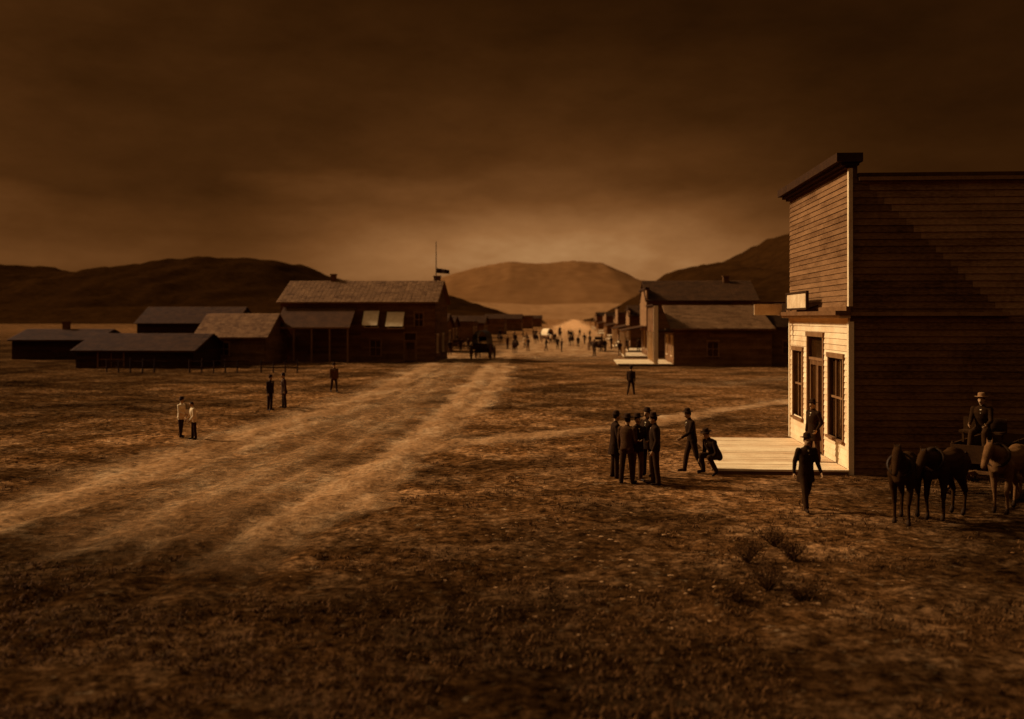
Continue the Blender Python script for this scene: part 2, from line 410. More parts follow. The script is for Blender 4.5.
# ---------------------------------------------------------------- generic buildings
def building(name,x,y,w,d,h,roof='gable_x',rh=1.8,wall='side',rm='roof',front=(),left=(),right=(),ov=.35,parapet=None,rot=ROT,wallL=None,bh=.26,chim=()):
    e=empty(name,(x,y,0),rot)
    mb=MB(); siding(mb,(0,0),(1,0),(0,-1),w,0,h,wall,[f[:4] for f in front],bh)
    siding(mb,(0,0),(0,1),(-1,0),d,0,h,wallL or wall,[f[:4] for f in left],bh)
    siding(mb,(w,0),(0,1),(1,0),d,0,h,wall,[f[:4] for f in right],bh)
    mb.box(.15,w-.15,.15,d-.15,0,h,'darkwood')
    mb.box(.0,.1,.0,.1,0,h,'dimtrim')
    if roof=='gable_x':
        mb.poly([(-.005,0,h),(-.005,d,h),(-.005,d/2,h+rh)],wallL or wall); mb.poly([(w,0,h),(w,d,h),(w,d/2,h+rh)],wall)
    mb.build('walls',e)
    mb=MB(); T=.12
    def slab(p):
        q=[(a,b,c+T) for a,b,c in p]; mb.poly(p[::-1],rm); mb.poly(q,rm)
        for i in range(4):
            j=(i+1)%4; mb.poly([p[i],p[j],q[j],q[i]],rm)
    def shingles(p0,p1,p2,p3,n):
        p0,p1,p2,p3=map(Vector,(p0,p1,p2,p3)); nrm=(p1-p0).cross(p3-p0).normalized()
        for r in range(n):
            a=p0.lerp(p3,r/n); b=p1.lerp(p2,r/n); c=p1.lerp(p2,(r+1)/n); dd=p0.lerp(p3,(r+1)/n)
            L=(b-a).length; k=max(2,int(L/.45))
            for i in range(k):
                t0=i/k; t1=(i+1)/k-.003
                o1=nrm*(.04+random.uniform(0,.012)); o2=nrm*.012
                A,B,Cc,D=a.lerp(b,t0)+o1,a.lerp(b,t1)+o1,dd.lerp(c,t1)+o2,dd.lerp(c,t0)+o2
                mb.poly([A,B,Cc,D],rm)
    if roof=='gable_x':
        sl=rh/(d/2)
        slab([(-ov,-ov,h-ov*sl),(w+ov,-ov,h-ov*sl),(w+ov,d/2,h+rh),(-ov,d/2,h+rh)])
        slab([(w+ov,d+ov,h-ov*sl),(-ov,d+ov,h-ov*sl),(-ov,d/2,h+rh),(w+ov,d/2,h+rh)])
        shingles((-ov,-ov,h-ov*sl+T),(w+ov,-ov,h-ov*sl+T),(w+ov,d/2,h+rh+T),(-ov,d/2,h+rh+T),max(4,int(d/2/.25)))
    elif roof=='shed':
        sl=rh/d
        slab([(-ov,-ov,h-ov*sl),(w+ov,-ov,h-ov*sl),(w+ov,d,h+rh),(-ov,d,h+rh)])
        shingles((-ov,-ov,h-ov*sl+T),(w+ov,-ov,h-ov*sl+T),(w+ov,d,h+rh+T),(-ov,d,h+rh+T),max(4,int(d/.3)))
    else:
        slab([(-.1,-.1,h),(w+.1,-.1,h),(w+.1,d+.1,h),(-.1,d+.1,h)])
    for cx,cy,cz,cw in chim:
        mb.box(cx-cw,cx+cw,cy-cw,cy+cw,h,cz,'brick'); mb.box(cx-cw-.06,cx+cw+.06,cy-cw-.06,cy+cw+.06,cz,cz+.14,'brick')
    mb.build('roof',e)
    for i,f in enumerate(front):
        window(e,'front_window_%d'%i if not f[6:] else 'front_door',(0,0),(1,0),(0,-1),*f[:4],f[4],f[5],door=bool(f[6:]),cols=1 if f[6:] else 2)
    for i,f in enumerate(left): window(e,'street_window_%d'%i,(0,0),(0,1),(-1,0),*f[:4],f[4],f[5])
    for i,f in enumerate(right): window(e,'street_window_%d'%i,(w,0),(0,1),(1,0),*f[:4],f[4],f[5])
    if parapet:
        side,ph=parapet; mb=MB()
        xx=-.2 if side=='L' else w+.02
        mb.box(xx,xx+.18,-.15,d+.15,2.9,ph,'side2'); mb.box(xx-.15,xx+.33,-.3,d+.3,ph,ph+.22,'darkwood')
        mb.build('false_front',e)
    return e
def porch(e,side,w,d,zt,depth=2.4,post='trim',n=4,x0=0):
    s=-1 if side=='L' else 1; xb=0 if side=='L' else w
    mb=MB()
    X0,X1=sorted((xb+s*.12,xb+s*depth))
    y=0
    while y<d: mb.box(X0,X1,y,y+.24,.1,.2,'plank'); y+=.26
    mb.box(X0,X1,0,.1,0,.098,'midwood')
    for i in range(n):
        yy=.1+i*(d-.2)/(n-1); mb.box(xb+s*depth-.09-(.09 if s>0 else -.09),xb+s*depth+.09-(.09 if s>0 else -.09),yy-.09,yy+.09,.2,zt,post)
    mb.poly([(xb+s*.1,-.1,zt+.55),(xb+s*.1,d+.1,zt+.55),(xb+s*(depth+.2),d+.1,zt+.05),(xb+s*(depth+.2),-.1,zt+.05)],'roofd')
    mb.poly([(xb+s*.1,-.1,zt+.45),(xb+s*.1,d+.1,zt+.45),(xb+s*(depth+.2),d+.1,zt-.02),(xb+s*(depth+.2),-.1,zt-.02)],'midwood')
    mb.box(*sorted((xb+s*(depth-.1),xb+s*(depth+.05))),-.1,d+.1,zt-.06,zt+.04,post)
    mb.build('porch',e)
b1=building('frame_store',14.4,89,8.6,9,3.3,'shed',2.1,'side','roof',front=[(3,3.9,.9,2.2,'dimtrim','glass')],left=[(1,2.2,.9,2.6,'trim','glass'),(5.5,6.9,.9,2.6,'trim','glass')],wallL='upper',ov=.3)
mb=MB(); mb.box(-1.7,-1.5,-.1,9.2,3.0,5.4,'side'); mb.box(-1.9,-1.35,-.2,9.3,5.4,5.55,'darkwood'); mb.box(-1.5,0,.2,9,3.0,3.15,'roofd')
mb.box(-1.80,-1.40,-.2,-.1,.24,5.4,'white')
for yy_ in (3,6,9): mb.box(-1.7,-1.5,yy_-.1,yy_+.1,.24,3.0,'trim')
mb.build('false_front',b1)
mb=MB(); y=-.3
while y<9: mb.box(-5.0,-.1,y,y+.28,.14,.24,'plank'); y+=.3
mb.build('boardwalk_planks',b1)
b2=building('lean_to_shed',23.2,90,5.8,7,3.4,'shed',1.0,'side','roofd',ov=.2,front=[(1.2,2.2,1.1,2.2,'dimtrim','glass')])
b3=building('frame_house',25.2,112,9.5,8,3.2,'gable_x',1.8,'side','roofd',ov=.3,chim=[(7,4,5.8,.3)])
b4=building('two_storey_store',14.7,108,11.5,11,6.2,'gable_x',2.2,'side','roofd',left=[(1,2.2,.9,2.8,'trim','glass'),(5,6.4,.9,2.8,'trim','glass'),(2,3,4.2,5.6,'trim','glass'),(6,7,4.2,5.6,'trim','glass')],parapet=('L',7.4),wallL='upper',chim=[(9,5,8.9,.3)])
porch(b4,'L',11.5,11,2.9,2.6)
yy=[127,146,168,195,230,270,320,390,470]
for i,y in enumerate(yy):
    hgt=[3.4,4.6,3.2,5.2,3.6,4.5,4,5,4][i]; xx=.063*y+8.5+[.6,-.4,.8,0,1,0,1,0,1][i]
    b=building('frame_store',xx,y,11,9+i,hgt,['flat','gable_x','flat','flat','gable_x','flat','flat','gable_x','flat'][i],1.5,'side','roofd',left=[(1,2.4,.9,2.6,'trim','glass'),(6,7.4,.9,2.6,'trim','glass')],parapet=('L',hgt+[1.4,.9,1.6,1,1,1,1,1,1][i]),wallL='upper',bh=.5)
    porch(b,'L',11,9+i,2.7,2.4)
L1=building('long_hotel',-22.9,99,15.4,9,5.9,'gable_x',2.1,'side','roof',front=[(8.5,9.7,3.4,4.8,'trim','glass'),(10.8,12.2,3.3,4.7,'trim','glass'),(13.4,14.2,3.5,4.8,'dimtrim','glass'),(9,10,.6,2.2,'dimtrim','glass'),(12.4,13.5,.1,2.8,'dimtrim','glass',1)],right=[(1,2,.9,2.6,'trim','glass'),(5,6,.9,2.6,'trim','glass')],chim=[(14.9,5,8.5,.32),(4.2,4.5,8.7,.25)])
mb=MB()
for s0,s1,zb in ((8.4,9.9,3.5),(10.7,12.4,3.4)):
    mb.poly([(s0,-.1,zb+1.5),(s1,-.1,zb+1.5),(s1,-1.3,zb+.1),(s0,-1.3,zb+.1)],'canvas'); mb.poly([(s0,-.1,zb+1.48),(s0,-1.3,zb+.08),(s1,-1.3,zb+.08),(s1,-.1,zb+1.48)],'canvas')
    mb.beam((s0,-.05,zb+.1),(s0,-1.3,zb+.07),.04,.04,'darkwood'); mb.beam((s1,-.05,zb+.1),(s1,-1.3,zb+.07),.04,.04,'darkwood')
mb.build('sun_catch_panels',L1)  # added tilted sheets, invented to catch the sun and show as bright panels
mb=MB()
mb.poly([(.3,-3.0,3.4),(7.6,-3.0,3.4),(7.6,-.05,5.4),(.3,-.05,5.4)],'roofd'); mb.poly([(.3,-3.0,3.3),(.3,-.05,5.3),(7.6,-.05,5.3),(7.6,-3.0,3.3)],'midwood')
mb.box(.3,7.6,-3.02,-2.95,3.28,3.42,'dimtrim')
for i in range(5): mb.box(.4+i*1.75-.07,.4+i*1.75+.07,-2.95,-2.81,0,3.3,'dimtrim')
mb.build('annex_roof',L1)
mb=MB(); mb.cyl((14.9,4.2,6.5),(14.9,4.2,12.1),.06,.035,'darkwood',8)
mb.build('flagpole',L1)
mb=MB(); n=10
for i in range(n):
    a=i/n;b=(i+1)/n; f=lambda t:.12*math.sin(t*7)
    mb.poly([(14.95+a*1.3,4.2+f(a),8.9-.1*a),(14.95+b*1.3,4.2+f(b),8.9-.1*b),(14.95+b*1.3,4.2+f(b),9.4-.2*b),(14.95+a*1.3,4.2+f(a),9.4-.2*a)],'darkwood')
mb.build('flag',L1)
building('frame_shed',-29.0,92,6.4,7,2.6,'gable_x',2.0,'side','roof',chim=[],front=[(2,3,.9,2,'dimtrim','glass')])
building('stable',-37.5,86,10.3,8,1.5,'gable_x',1.3,'darkwood','roofd',front=[(2,4.2,.1,1.4,'dimtrim','glass')])
building('frame_house',-52,104,9,7,2.0,'gable_x',1.0,'darkwood','roofd',chim=[(4,3.5,3.8,.3)])
for i,(x,y,w,h,r) in enumerate([(-17.5,125,9,3.2,'gable_x'),(-19,150,10,3.0,'gable_x'),(-18,180,11,3.6,'flat'),(-15,215,9,3.2,'gable_x'),(-14,260,12,4,'flat'),(-9,330,12,4,'gable_x'),(-4,400,12,5,'flat'),(2,480,12,4,'gable_x')]):
    building('frame_store',x,y,w,9,h,r,1.5,'side','roofd',right=[(1,2.4,.9,2.6,'trim','glass'),(5,6.4,.9,2.6,'trim','glass')],bh=.5)
building('barn',38,140,14,10,4,'gable_x',2.5,'side','roofd'); building('barn',-60,160,16,10,3.5,'gable_x',2.5,'darkwood','roofd')
mb=MB()
for i in range(17):
    x=-32+i*.95*1.0; y=79-i*.05; z=0
    if i in (5,6,12): continue
    mb.cyl((x,y,z-.1),(x+random.uniform(-.06,.06),y,z+random.uniform(.9,1.15)),.06,.05,'darkwood',6)
    if i<16:
        for hz in (.45,.9): mb.beam((x,y-.07,z+hz+random.uniform(-.06,.06)),(x+.95,y-.12,z+hz+random.uniform(-.05,.03)),.04,.08,'darkwood')
mb.build('rail_fence')
# ---------------------------------------------------------------- figures by voxel-blended body volumes
class Fig:
    def __init__(s): s.v=[];s.f=[];s.S=[]
    def sph(s,c,r,lab,R=None,n=12):
        c=Vector(c); r=Vector(r) if hasattr(r,'__len__') else Vector((r,r,r)); b=len(s.v); R=R or Matrix.Identity(3); h=n//2+1
        s.v.append(c+R@Vector((0,0,-r.z)))
        for j in range(1,h):
            ph=-math.pi/2+math.pi*j/h
            for i in range(n):
                t=2*math.pi*i/n; s.v.append(c+R@Vector((r.x*math.cos(ph)*math.cos(t),r.y*math.cos(ph)*math.sin(t),r.z*math.sin(ph))))
        s.v.append(c+R@Vector((0,0,r.z))); T=len(s.v)-1
        for i in range(n):
            i2=(i+1)%n; s.f.append((b,b+1+i2,b+1+i)); s.f.append((T,b+1+(h-2)*n+i,b+1+(h-2)*n+i2))
        for j in range(h-2):
            for i in range(n):
                i2=(i+1)%n; s.f.append((b+1+j*n+i,b+1+j*n+i2,b+1+(j+1)*n+i2,b+1+(j+1)*n+i))
        s.S.append((c,(r.x+r.y+r.z)/3,lab))
    def cap(s,a,b_,ra,rb,lab,n=12):
        a=Vector(a);b_=Vector(b_); q=(b_-a).to_track_quat('Z','Y').to_matrix(); L=(b_-a).length
        rings=[]
        for t in (-.5,-.25,0): rings.append((math.sin(t*math.pi)*ra,math.cos(t*math.pi)*ra))
        rings[0]=(-ra,.001)
        for t in (0,.25,.5): rings.append((L+math.sin(t*math.pi)*rb,max(.001,math.cos(t*math.pi)*rb)))
        b=len(s.v)
        for z,r in rings:
            for i in range(n):
                t=2*math.pi*i/n; s.v.append(a+q@Vector((r*math.cos(t),r*math.sin(t),z)))
        for j in range(len(rings)-1):
            for i in range(n):
                i2=(i+1)%n; s.f.append((b+j*n+i,b+j*n+i2,b+(j+1)*n+i2,b+(j+1)*n+i))
        s.f.append(tuple(b+i for i in range(n))[::-1]); s.f.append(tuple(b+5*n+i for i in range(n)))
        for k in range(7):
            t=k/6; s.S.append((a.lerp(b_,t),ra+(rb-ra)*t,lab))
    def loft(s,rings,lab,R,o,n=20):
        b=len(s.v)
        for (cx,cy,cz,rx,ry) in rings:
            for i in range(n):
                t=2*math.pi*i/n; s.v.append(Vector(o)+R@Vector((cx+rx*math.cos(t),cy+ry*math.sin(t),cz)))
            for ox in (-.5,0,.5): s.S.append((Vector(o)+R@Vector((cx+ox*rx,cy,cz)),ry*1.0,lab))
        for j in range(len(rings)-1):
            for i in range(n):
                i2=(i+1)%n; s.f.append((b+j*n+i,b+j*n+i2,b+(j+1)*n+i2,b+(j+1)*n+i))
        s.f.append(tuple(b+i for i in range(n))[::-1]); s.f.append(tuple(b+(len(rings)-1)*n+i for i in range(n)))
    def bake(s,vox,sm=3):
        me=bpy.data.meshes.new('t'); me.from_pydata([tuple(v) for v in s.v],[],s.f); me.update()
        ob=bpy.data.objects.new('t',me); scene.collection.objects.link(ob)
        r=ob.modifiers.new('r','REMESH'); r.mode='VOXEL'; r.voxel_size=vox
        q=ob.modifiers.new('s','SMOOTH'); q.factor=.5; q.iterations=sm
        dg=bpy.context.evaluated_depsgraph_get(); dg.update()
        ev=ob.evaluated_get(dg); m2=ev.to_mesh()
        n=len(m2.vertices); co=np.empty(n*3); m2.vertices.foreach_get('co',co); co=co.reshape(-1,3)
        faces=[tuple(p.vertices) for p in m2.polygons]
        ev.to_mesh_clear(); bpy.data.objects.remove(ob); bpy.data.meshes.remove(me)
        C=np.array([tuple(c) for c,r,l in s.S]); Rr=np.array([r for c,r,l in s.S]); labs=[l for c,r,l in s.S]
        best=np.zeros(n,int); 
        for k0 in range(0,n,4000):
            d=np.linalg.norm(co[k0:k0+4000,None,:]-C[None],axis=2)-Rr[None]; best[k0:k0+4000]=d.argmin(1)
        vl=[labs[i] for i in best]
        return co,faces,vl
def rotx(a): return Matrix.Rotation(a,3,'X')
def person_mesh(name,cfg):
    """front is -Y, height 1.75"""
    g=cfg.get; F_=Fig()
    lean=math.radians(g('lean',3)); twist=math.radians(g('twist',0))
    R=Matrix.Rotation(twist,3,'Z')@Matrix.Rotation(lean,3,'X')
    coat,tro,shirt=g('coat','coat'),g('tro','trous'),g('shirt','shirt')
    P=Vector((0,0,.93))
    long=g('long',0); K=g('bulk',1.1)
    F_.loft([(0,0,-.10,.10,.08),(0,0,-.06,.155*K,.12*K),(0,0,.04,.16*K,.125*K),(0,-.0,.14,.152*K,.118*K),(0,-.005,.26,.168*K,.13*K),(0,0,.38,.188*K,.128*K),(0,.01,.47,.175*K,.10*K),(0,.012,.515,.105,.075),(0,.01,.54,.055,.055)],coat,R,P)
    if long>0:
        F_.loft([(0,.0,.10,.165,.13),(0,.0,-.05,.185,.145),(0,.005,-.05-long*.6,.205,.16),(0,.01,-.05-long,.22,.175)],coat,R if g('sit',0)==0 else Matrix.Identity(3),P)
    def dirv(pitch,ab,side):
        p=math.radians(pitch); a=math.radians(ab)
        return Vector((side*math.sin(a),-math.sin(p)*math.cos(a),-math.cos(p)*math.cos(a)))
    for i,side in enumerate((-1,1)):
        hp,kb,hab=g('leg',((4,4,4),(-3,4,4)))[i]
        hip=P+Vector((side*.088,0,-.04)); d1=dirv(hp,hab,side); kn=hip+d1*.42; d2=dirv(hp-kb,hab*.5,side); an=kn+d2*.41
        F_.cap(hip,kn,.098,.074,tro); F_.cap(kn,an,.074,.062,tro)
        F_.sph(hip+Vector((0,.03,-.02)),.098,tro)
        toe=Vector((side*.18,-1,-.12 if (hp-kb)>-20 else -.7)).normalized()
        F_.cap(an,an+Vector((0,.02,-.05)),.05,.045,'boot'); F_.cap(an+Vector((0,.03,-.055)),an+toe*.17+Vector((0,0,-.035)),.042,.034,'boot')
    hands=[]
    for i,side in enumerate((-1,1)):
        A_=g('arm',((5,12,8),(-5,15,8)))[i]; sp,eb,ab=A_[:3]; inn=A_[3] if len(A_)>3 else 0
        sh=P+R@Vector((side*.19,.01,.445)); d1=R@dirv(sp,ab,side); el=sh+d1*.285
        d2=R@dirv(sp+eb,ab*.3-inn,side); wr=el+d2*.25
        F_.sph(sh,.076,coat); F_.cap(sh,el,.07,.055,g('sleeve',coat)); F_.cap(el,wr,.054,.04,g('sleeve',coat)); F_.cap(wr-d2*.02,wr+d2*.03,.027,.026,'skin')
        hands.append((wr,d2,side))
    yaw=math.radians(g('yaw',0)); nod=math.radians(g('nod',0))
    HR=R@Matrix.Rotation(-lean*.7,3,'X')@Matrix.Rotation(yaw,3,'Z')@Matrix.Rotation(nod,3,'X')
    nb=P+R@Vector((0,.01,.50)); hc=nb+HR@Vector((0,-.022,.185))
    F_.cap(nb,hc+HR@Vector((0,.015,-.05)),.058,.052,'skin')
    F_.cap(nb+R@Vector((0,0,.0)),nb+R@Vector((0,-.005,.035)),.064,.06,shirt)
    F_.sph(hc+HR@Vector((0,.012,.022)),(.076,.094,.095),'hair',HR,16)
    F_.sph(hc+HR@Vector((0,-.022,-.012)),(.066,.075,.10),'skin',HR,16)
    F_.sph(hc+HR@Vector((0,-.045,-.075)),(.045,.042,.038),g('beard','skin'),HR)
    F_.cap(hc+HR@Vector((0,-.094,.012)),hc+HR@Vector((0,-.112,-.022)),.011,.016,'skin',8)
    F_.cap(hc+HR@Vector((-.03,-.086,.03)),hc+HR@Vector((.03,-.086,.03)),.015,.015,'skin',8)
    if g('stache',1): F_.cap(hc+HR@Vector((-.026,-.091,-.045)),hc+HR@Vector((.026,-.091,-.045)),.012,.012,'hair',8)
    for sd in (-1,1): F_.sph(hc+HR@Vector((sd*.076,.008,-.008)),(.013,.022,.033),'skin',HR,8)
    for z,r in ((.47,.035),(.43,.025),(.39,.018)): F_.S.append((P+R@Vector((0,-.115-.012*(z<.45),z)),r,shirt))
    co,faces,vl=F_.bake(g('vox',.014))
    mn=co[:,2].min()
    mb=MB(); mb.v=[tuple(c) for c in co]; mb.f=list(faces)
    mb.m=[mb.mi(Counter(vl[i] for i in f).most_common(1)[0][0]) for f in faces]
    for wr,d,side in hands:
        z=d.normalized(); front=(Vector((0,-1,0))-z*Vector((0,-1,0)).dot(z)); 
        if front.length<.2: front=Vector((0,0,1))-z*z.z
        front.normalize(); palmn=z.cross(front).normalized()
        if palmn.x*side>0: palmn=-palmn
        c0=wr+z*.02
        hb=Matrix((front,palmn,z)).transposed()
        pr=[(.024,.016,0),(.033,.017,.03),(.040,.016,.07),(.038,.012,.09)]
        b=len(mb.v); nn=10
        for a,bb,h in pr:
            for i in range(nn):
                t=2*math.pi*i/nn; mb.v.append(tuple(c0+hb@Vector((a*math.cos(t),bb*math.sin(t),h))))
        k=mb.mi('skin')
        for j in range(3):
            for i in range(nn):
                i2=(i+1)%nn; mb.f.append((b+j*nn+i,b+j*nn+i2,b+(j+1)*nn+i2,b+(j+1)*nn+i)); mb.m.append(k)
        mb.f.append(tuple(b+3*nn+i for i in range(nn))); mb.m.append(k)
        for fi,(off,ln) in enumerate(((.029,.068),(.010,.078),(-.010,.072),(-.029,.056))):
            p=c0+hb@Vector((off,0,.082)); cur=0
            for sg,(fr,rr) in enumerate(((.42,.0092),(.32,.0085),(.26,.0075))):
                cur+=math.radians(20+fi*4); dd=hb@Vector((off*.6,math.sin(cur),math.cos(cur))).normalized()
                q=p+dd*ln*fr; mb.cyl(p,q,rr,rr*.9,'skin',6); p=q
        p=c0+hb@Vector((.026,.004,.025))
        for dd,ln in ((Vector((.75,.35,.6)),.036),(Vector((.4,.45,.85)),.03)):
            q=p+hb@(dd.normalized()*ln); mb.cyl(p,q,.011,.0095,'skin',6); p=q
    for sd in (-1,1):
        c=hc+HR@Vector((sd*.028,-.092,.008)); mb.lathe([(.001,-.007),(.008,-.004),(.009,0),(.008,.004),(.001,.007)],'eye',HR,c,8)
    hat=g('hat','wide')
    hk=g('hatk','hat'); ho=hc+HR@Vector((0,.005,.068)); HT=HR@Matrix.Rotation(math.radians(-4),3,'X')
    if hat=='wide': pr=[(.083,-.012),(.155,.005),(.16,.012),(.12,.004),(.088,.004),(.086,.04),(.078,.09),(.06,.108),(.02,.098),(.001,.096)]
    elif hat=='bowler': pr=[(.083,-.012),(.118,-.004),(.125,.008),(.118,.006),(.087,.0),(.086,.04),(.072,.08),(.045,.1),(.001,.108)]
    else: pr=None
    if pr: mb.lathe(pr,hk,HT,ho,20)
    mb.v=[(x,y,z-mn) for x,y,z in mb.v]
    me=bpy.data.meshes.new(name); me.from_pydata(mb.v,[],mb.f)
    for k in mb.mats: me.materials.append(M[k])
    me.polygons.foreach_set('material_index',mb.m); me.polygons.foreach_set('use_smooth',[True]*len(mb.f)); me.update()
    return me
def put(me,name,x,y,face,s=1.0,z=None,parent=None):
    ob=bpy.data.objects.new(name,me); scene.collection.objects.link(ob)
    ob.location=(x,y,zat(x,y) if z is None else z); ob.rotation_euler=(0,0,math.radians(face)); ob.scale=(s,s,s)
    if parent: ob.parent=parent
    return ob
ST=lambda a=2,b=-2:((a,3,4),(b,3,4))
WALK=((24,8,3),(-16,22,3)); WALK2=((-14,26,3),(22,6,3))
near=[
 (615,479,95,.99,dict(coat='coat',long=.28,hat='bowler',leg=ST(3,-2),arm=((8,25,8),(2,18,8)),yaw=10)),
 (627,484,150,1.0,dict(coat='coat2',tro='trous',hat='wide',leg=ST(5,-4),arm=((-5,70,14,30),(4,12,8)))),
 (637,483,20,.99,dict(coat='coat',tro='trous2',hat='wide',leg=ST(2,-3),arm=((10,80,14,35),(8,75,14,30)),yaw=-15)),
 (648,478,-40,1.02,dict(coat='coat',long=.2,hat='bowler',leg=ST(0,3),arm=((-18,60,22,10),(0,14,8)))),
 (655,486,-95,1.03,dict(coat='coat',tro='trous',hat='wide',leg=ST(4,-4),lean=1,arm=((-8,18,9),(-4,26,9)),nod=6)),
 (692,473,-80,.99,dict(coat='coat',tro='trous',hat='wide',lean=9,leg=((16,8,3),(-12,14,3)),arm=((-18,30,10),(30,40,10)),nod=8)),
 (806,509,8,.98,dict(coat='coat',long=.22,hat='wide',hatk='hat',leg=WALK,arm=((-20,20,8),(22,20,8)),lean=4)),
 (181,439,75,.80,dict(coat='shirt',sleeve='shirt',tro='trous',hat='wide',leg=ST(6,-6),arm=((14,60,10,20),(6,20,8)))),
 (194,440,-60,.76,dict(coat='shirt',sleeve='shirt',tro='trous',hat='none',leg=ST(4,-2),lean=10,arm=((20,30,10),(10,40,8)),stache=0)),
 (270,410,60,.92,dict(coat='coat',tro='trous',hat='wide',leg=ST())),
 (284,408,-70,.93,dict(coat='coat2',tro='trous',long=.2,hat='bowler',leg=ST(4,-3))),
 (334,392,20,.97,dict(coat='trous2',tro='trous',hat='wide',leg=WALK2)),
 (631,395,160,.93,dict(coat='coat',tro='trous',hat='wide',leg=WALK,arm=((-14,16,10),(14,20,10)))),
]
meshes=[]
for px,py,fc,s,c in near:
    x,y=G(px,py)
    if y>32: c['vox']=.02
    me=person_mesh('man',c); meshes.append(me)
    put(me,'man',x,y,fc,s)
me=person_mesh('man',dict(coat='coat',long=.3,hat='wide',leg=ST(3,-3),arm=((0,14,8),(-8,50,14,10)))); put(me,'man',8.72,28.9,-60,1.0,.152)
me=person_mesh('man',dict(coat='coat',hat='wide',lean=34,sit=1,bulk=1.12,leg=((96,112,9),(92,122,12)),arm=((30,45,8,8),(26,50,8,8)),nod=10)); put(me,'man',5.62,27.5,-60,1.0,.0)
# ---------------------------------------------------------------- horses
def horse_mesh(name,coat,walk=0.,neck=0.,vox=.022):
    F_=Fig(); v=lambda s,f,z:(s,-f,z)
    F_.cap(v(0,.42,1.14),v(0,.05,1.10),.255,.29,coat); F_.cap(v(0,.05,1.10),v(0,-.45,1.17),.29,.25,coat)
    F_.cap(v(0,.30,1.36),v(0,.48,1.28),.10,.15,coat); F_.cap(v(0,-.3,1.3),v(0,-.58,1.26),.17,.17,coat)
    F_.cap(v(0,.55,1.18),v(0,.6,1.02),.2,.17,coat)
    hx=.98; hz=1.74-neck
    F_.cap(v(0,.5,1.25),v(0,.74,1.45-neck*.4),.21,.155,coat); F_.cap(v(0,.74,1.45-neck*.4),v(0,hx-.04,hz-.04),.155,.105,coat)
    F_.cap(v(0,hx,hz),v(0,hx+.14,hz-.18),.105,.088,coat); F_.cap(v(0,hx+.14,hz-.18),v(0,hx+.29,hz-.40),.085,.062,coat)
    F_.sph(v(0,hx+.03,hz-.13),(.07,.09,.11),coat)
    for s in (-1,1):
        F_.cap(v(s*.05,hx-.02,hz+.07),v(s*.065,hx-.01,hz+.2),.032,.010,coat,8)
        F_.sph(v(s*.078,hx+.09,hz-.08),(.018,.022,.018),'eye',n=8)
        w=walk*s
        F_.cap(v(s*.14,.44,1.08),v(s*.17,.42+w*.05,.80),.15,.085,coat); F_.cap(v(s*.17,.42+w*.05,.80),v(s*.155,.46+w*.18,.48),.08,.052,coat)
        F_.sph(v(s*.155,.46+w*.18,.48),.056,coat,n=8)
        F_.cap(v(s*.155,.46+w*.18,.48),v(s*.15,.43+w*.12,.13),.042,.036,coat); F_.cap(v(s*.15,.43+w*.12,.13),v(s*.15,.48+w*.12,.05),.042,.056,'mane')
        w=-walk*s
        F_.cap(v(s*.12,-.5,1.14),v(s*.16,-.36+w*.08,.88),.21,.135,coat); F_.cap(v(s*.16,-.36+w*.08,.88),v(s*.15,-.68+w*.16,.53),.12,.058,coat)
        F_.sph(v(s*.15,-.69+w*.16,.53),.06,coat,n=8)
        F_.cap(v(s*.15,-.68+w*.16,.53),v(s*.15,-.63+w*.2,.14),.046,.038,coat); F_.cap(v(s*.15,-.63+w*.2,.14),v(s*.15,-.57+w*.2,.05),.042,.056,'mane')
    F_.cap(v(0,-.72,1.28),v(0,-.84,1.05),.05,.06,'mane'); F_.cap(v(0,-.84,1.05),v(0,-.83,.5),.07,.03,'mane')
    pts=[v(0,.40,1.50),v(0,.6,1.60-neck*.3),v(0,.82,1.72-neck*.8),v(0,.95,1.86-neck)]
    for a,b in zip(pts[:-1],pts[1:]): F_.cap(a,b,.04,.04,'mane',8)
    co,faces,vl=F_.bake(vox,3)
    mb=MB(); mb.v=[tuple(c) for c in co]; mb.f=faces
    mb.m=[mb.mi(Counter(vl[i] for i in f).most_common(1)[0][0]) for f in faces]
    mn=co[:,2].min(); mb.v=[(x,y,z-mn) for x,y,z in mb.v]
    R=rotx(math.radians(62))
    mb.lathe([(.235,-.03),(.275,-.03),(.275,.03),(.235,.03)],'boot',R,(0,-.60,1.28),20)
    me=bpy.data.meshes.new(name); me.from_pydata(mb.v,[],mb.f)
    for k in mb.mats: me.materials.append(M[k])
    me.polygons.foreach_set('material_index',mb.m); me.polygons.foreach_set('use_smooth',[True]*len(mb.f)); me.update(); return me
hd=horse_mesh('bay_horse','horsed',.6,.15); hd2=horse_mesh('bay_horse','horsed',-.3,.35); hl=horse_mesh('grey_horse','horsel',.3,.25)
hx,hy=G(905,521); put(hd,'bay_horse',hx,hy,-30,1.0)
hx,hy=G(945,517); put(hd2,'bay_horse',hx,hy,-48,1.03)
hx,hy=G(1010,510); put(hl,'grey_horse',hx,hy,-50,1.02)
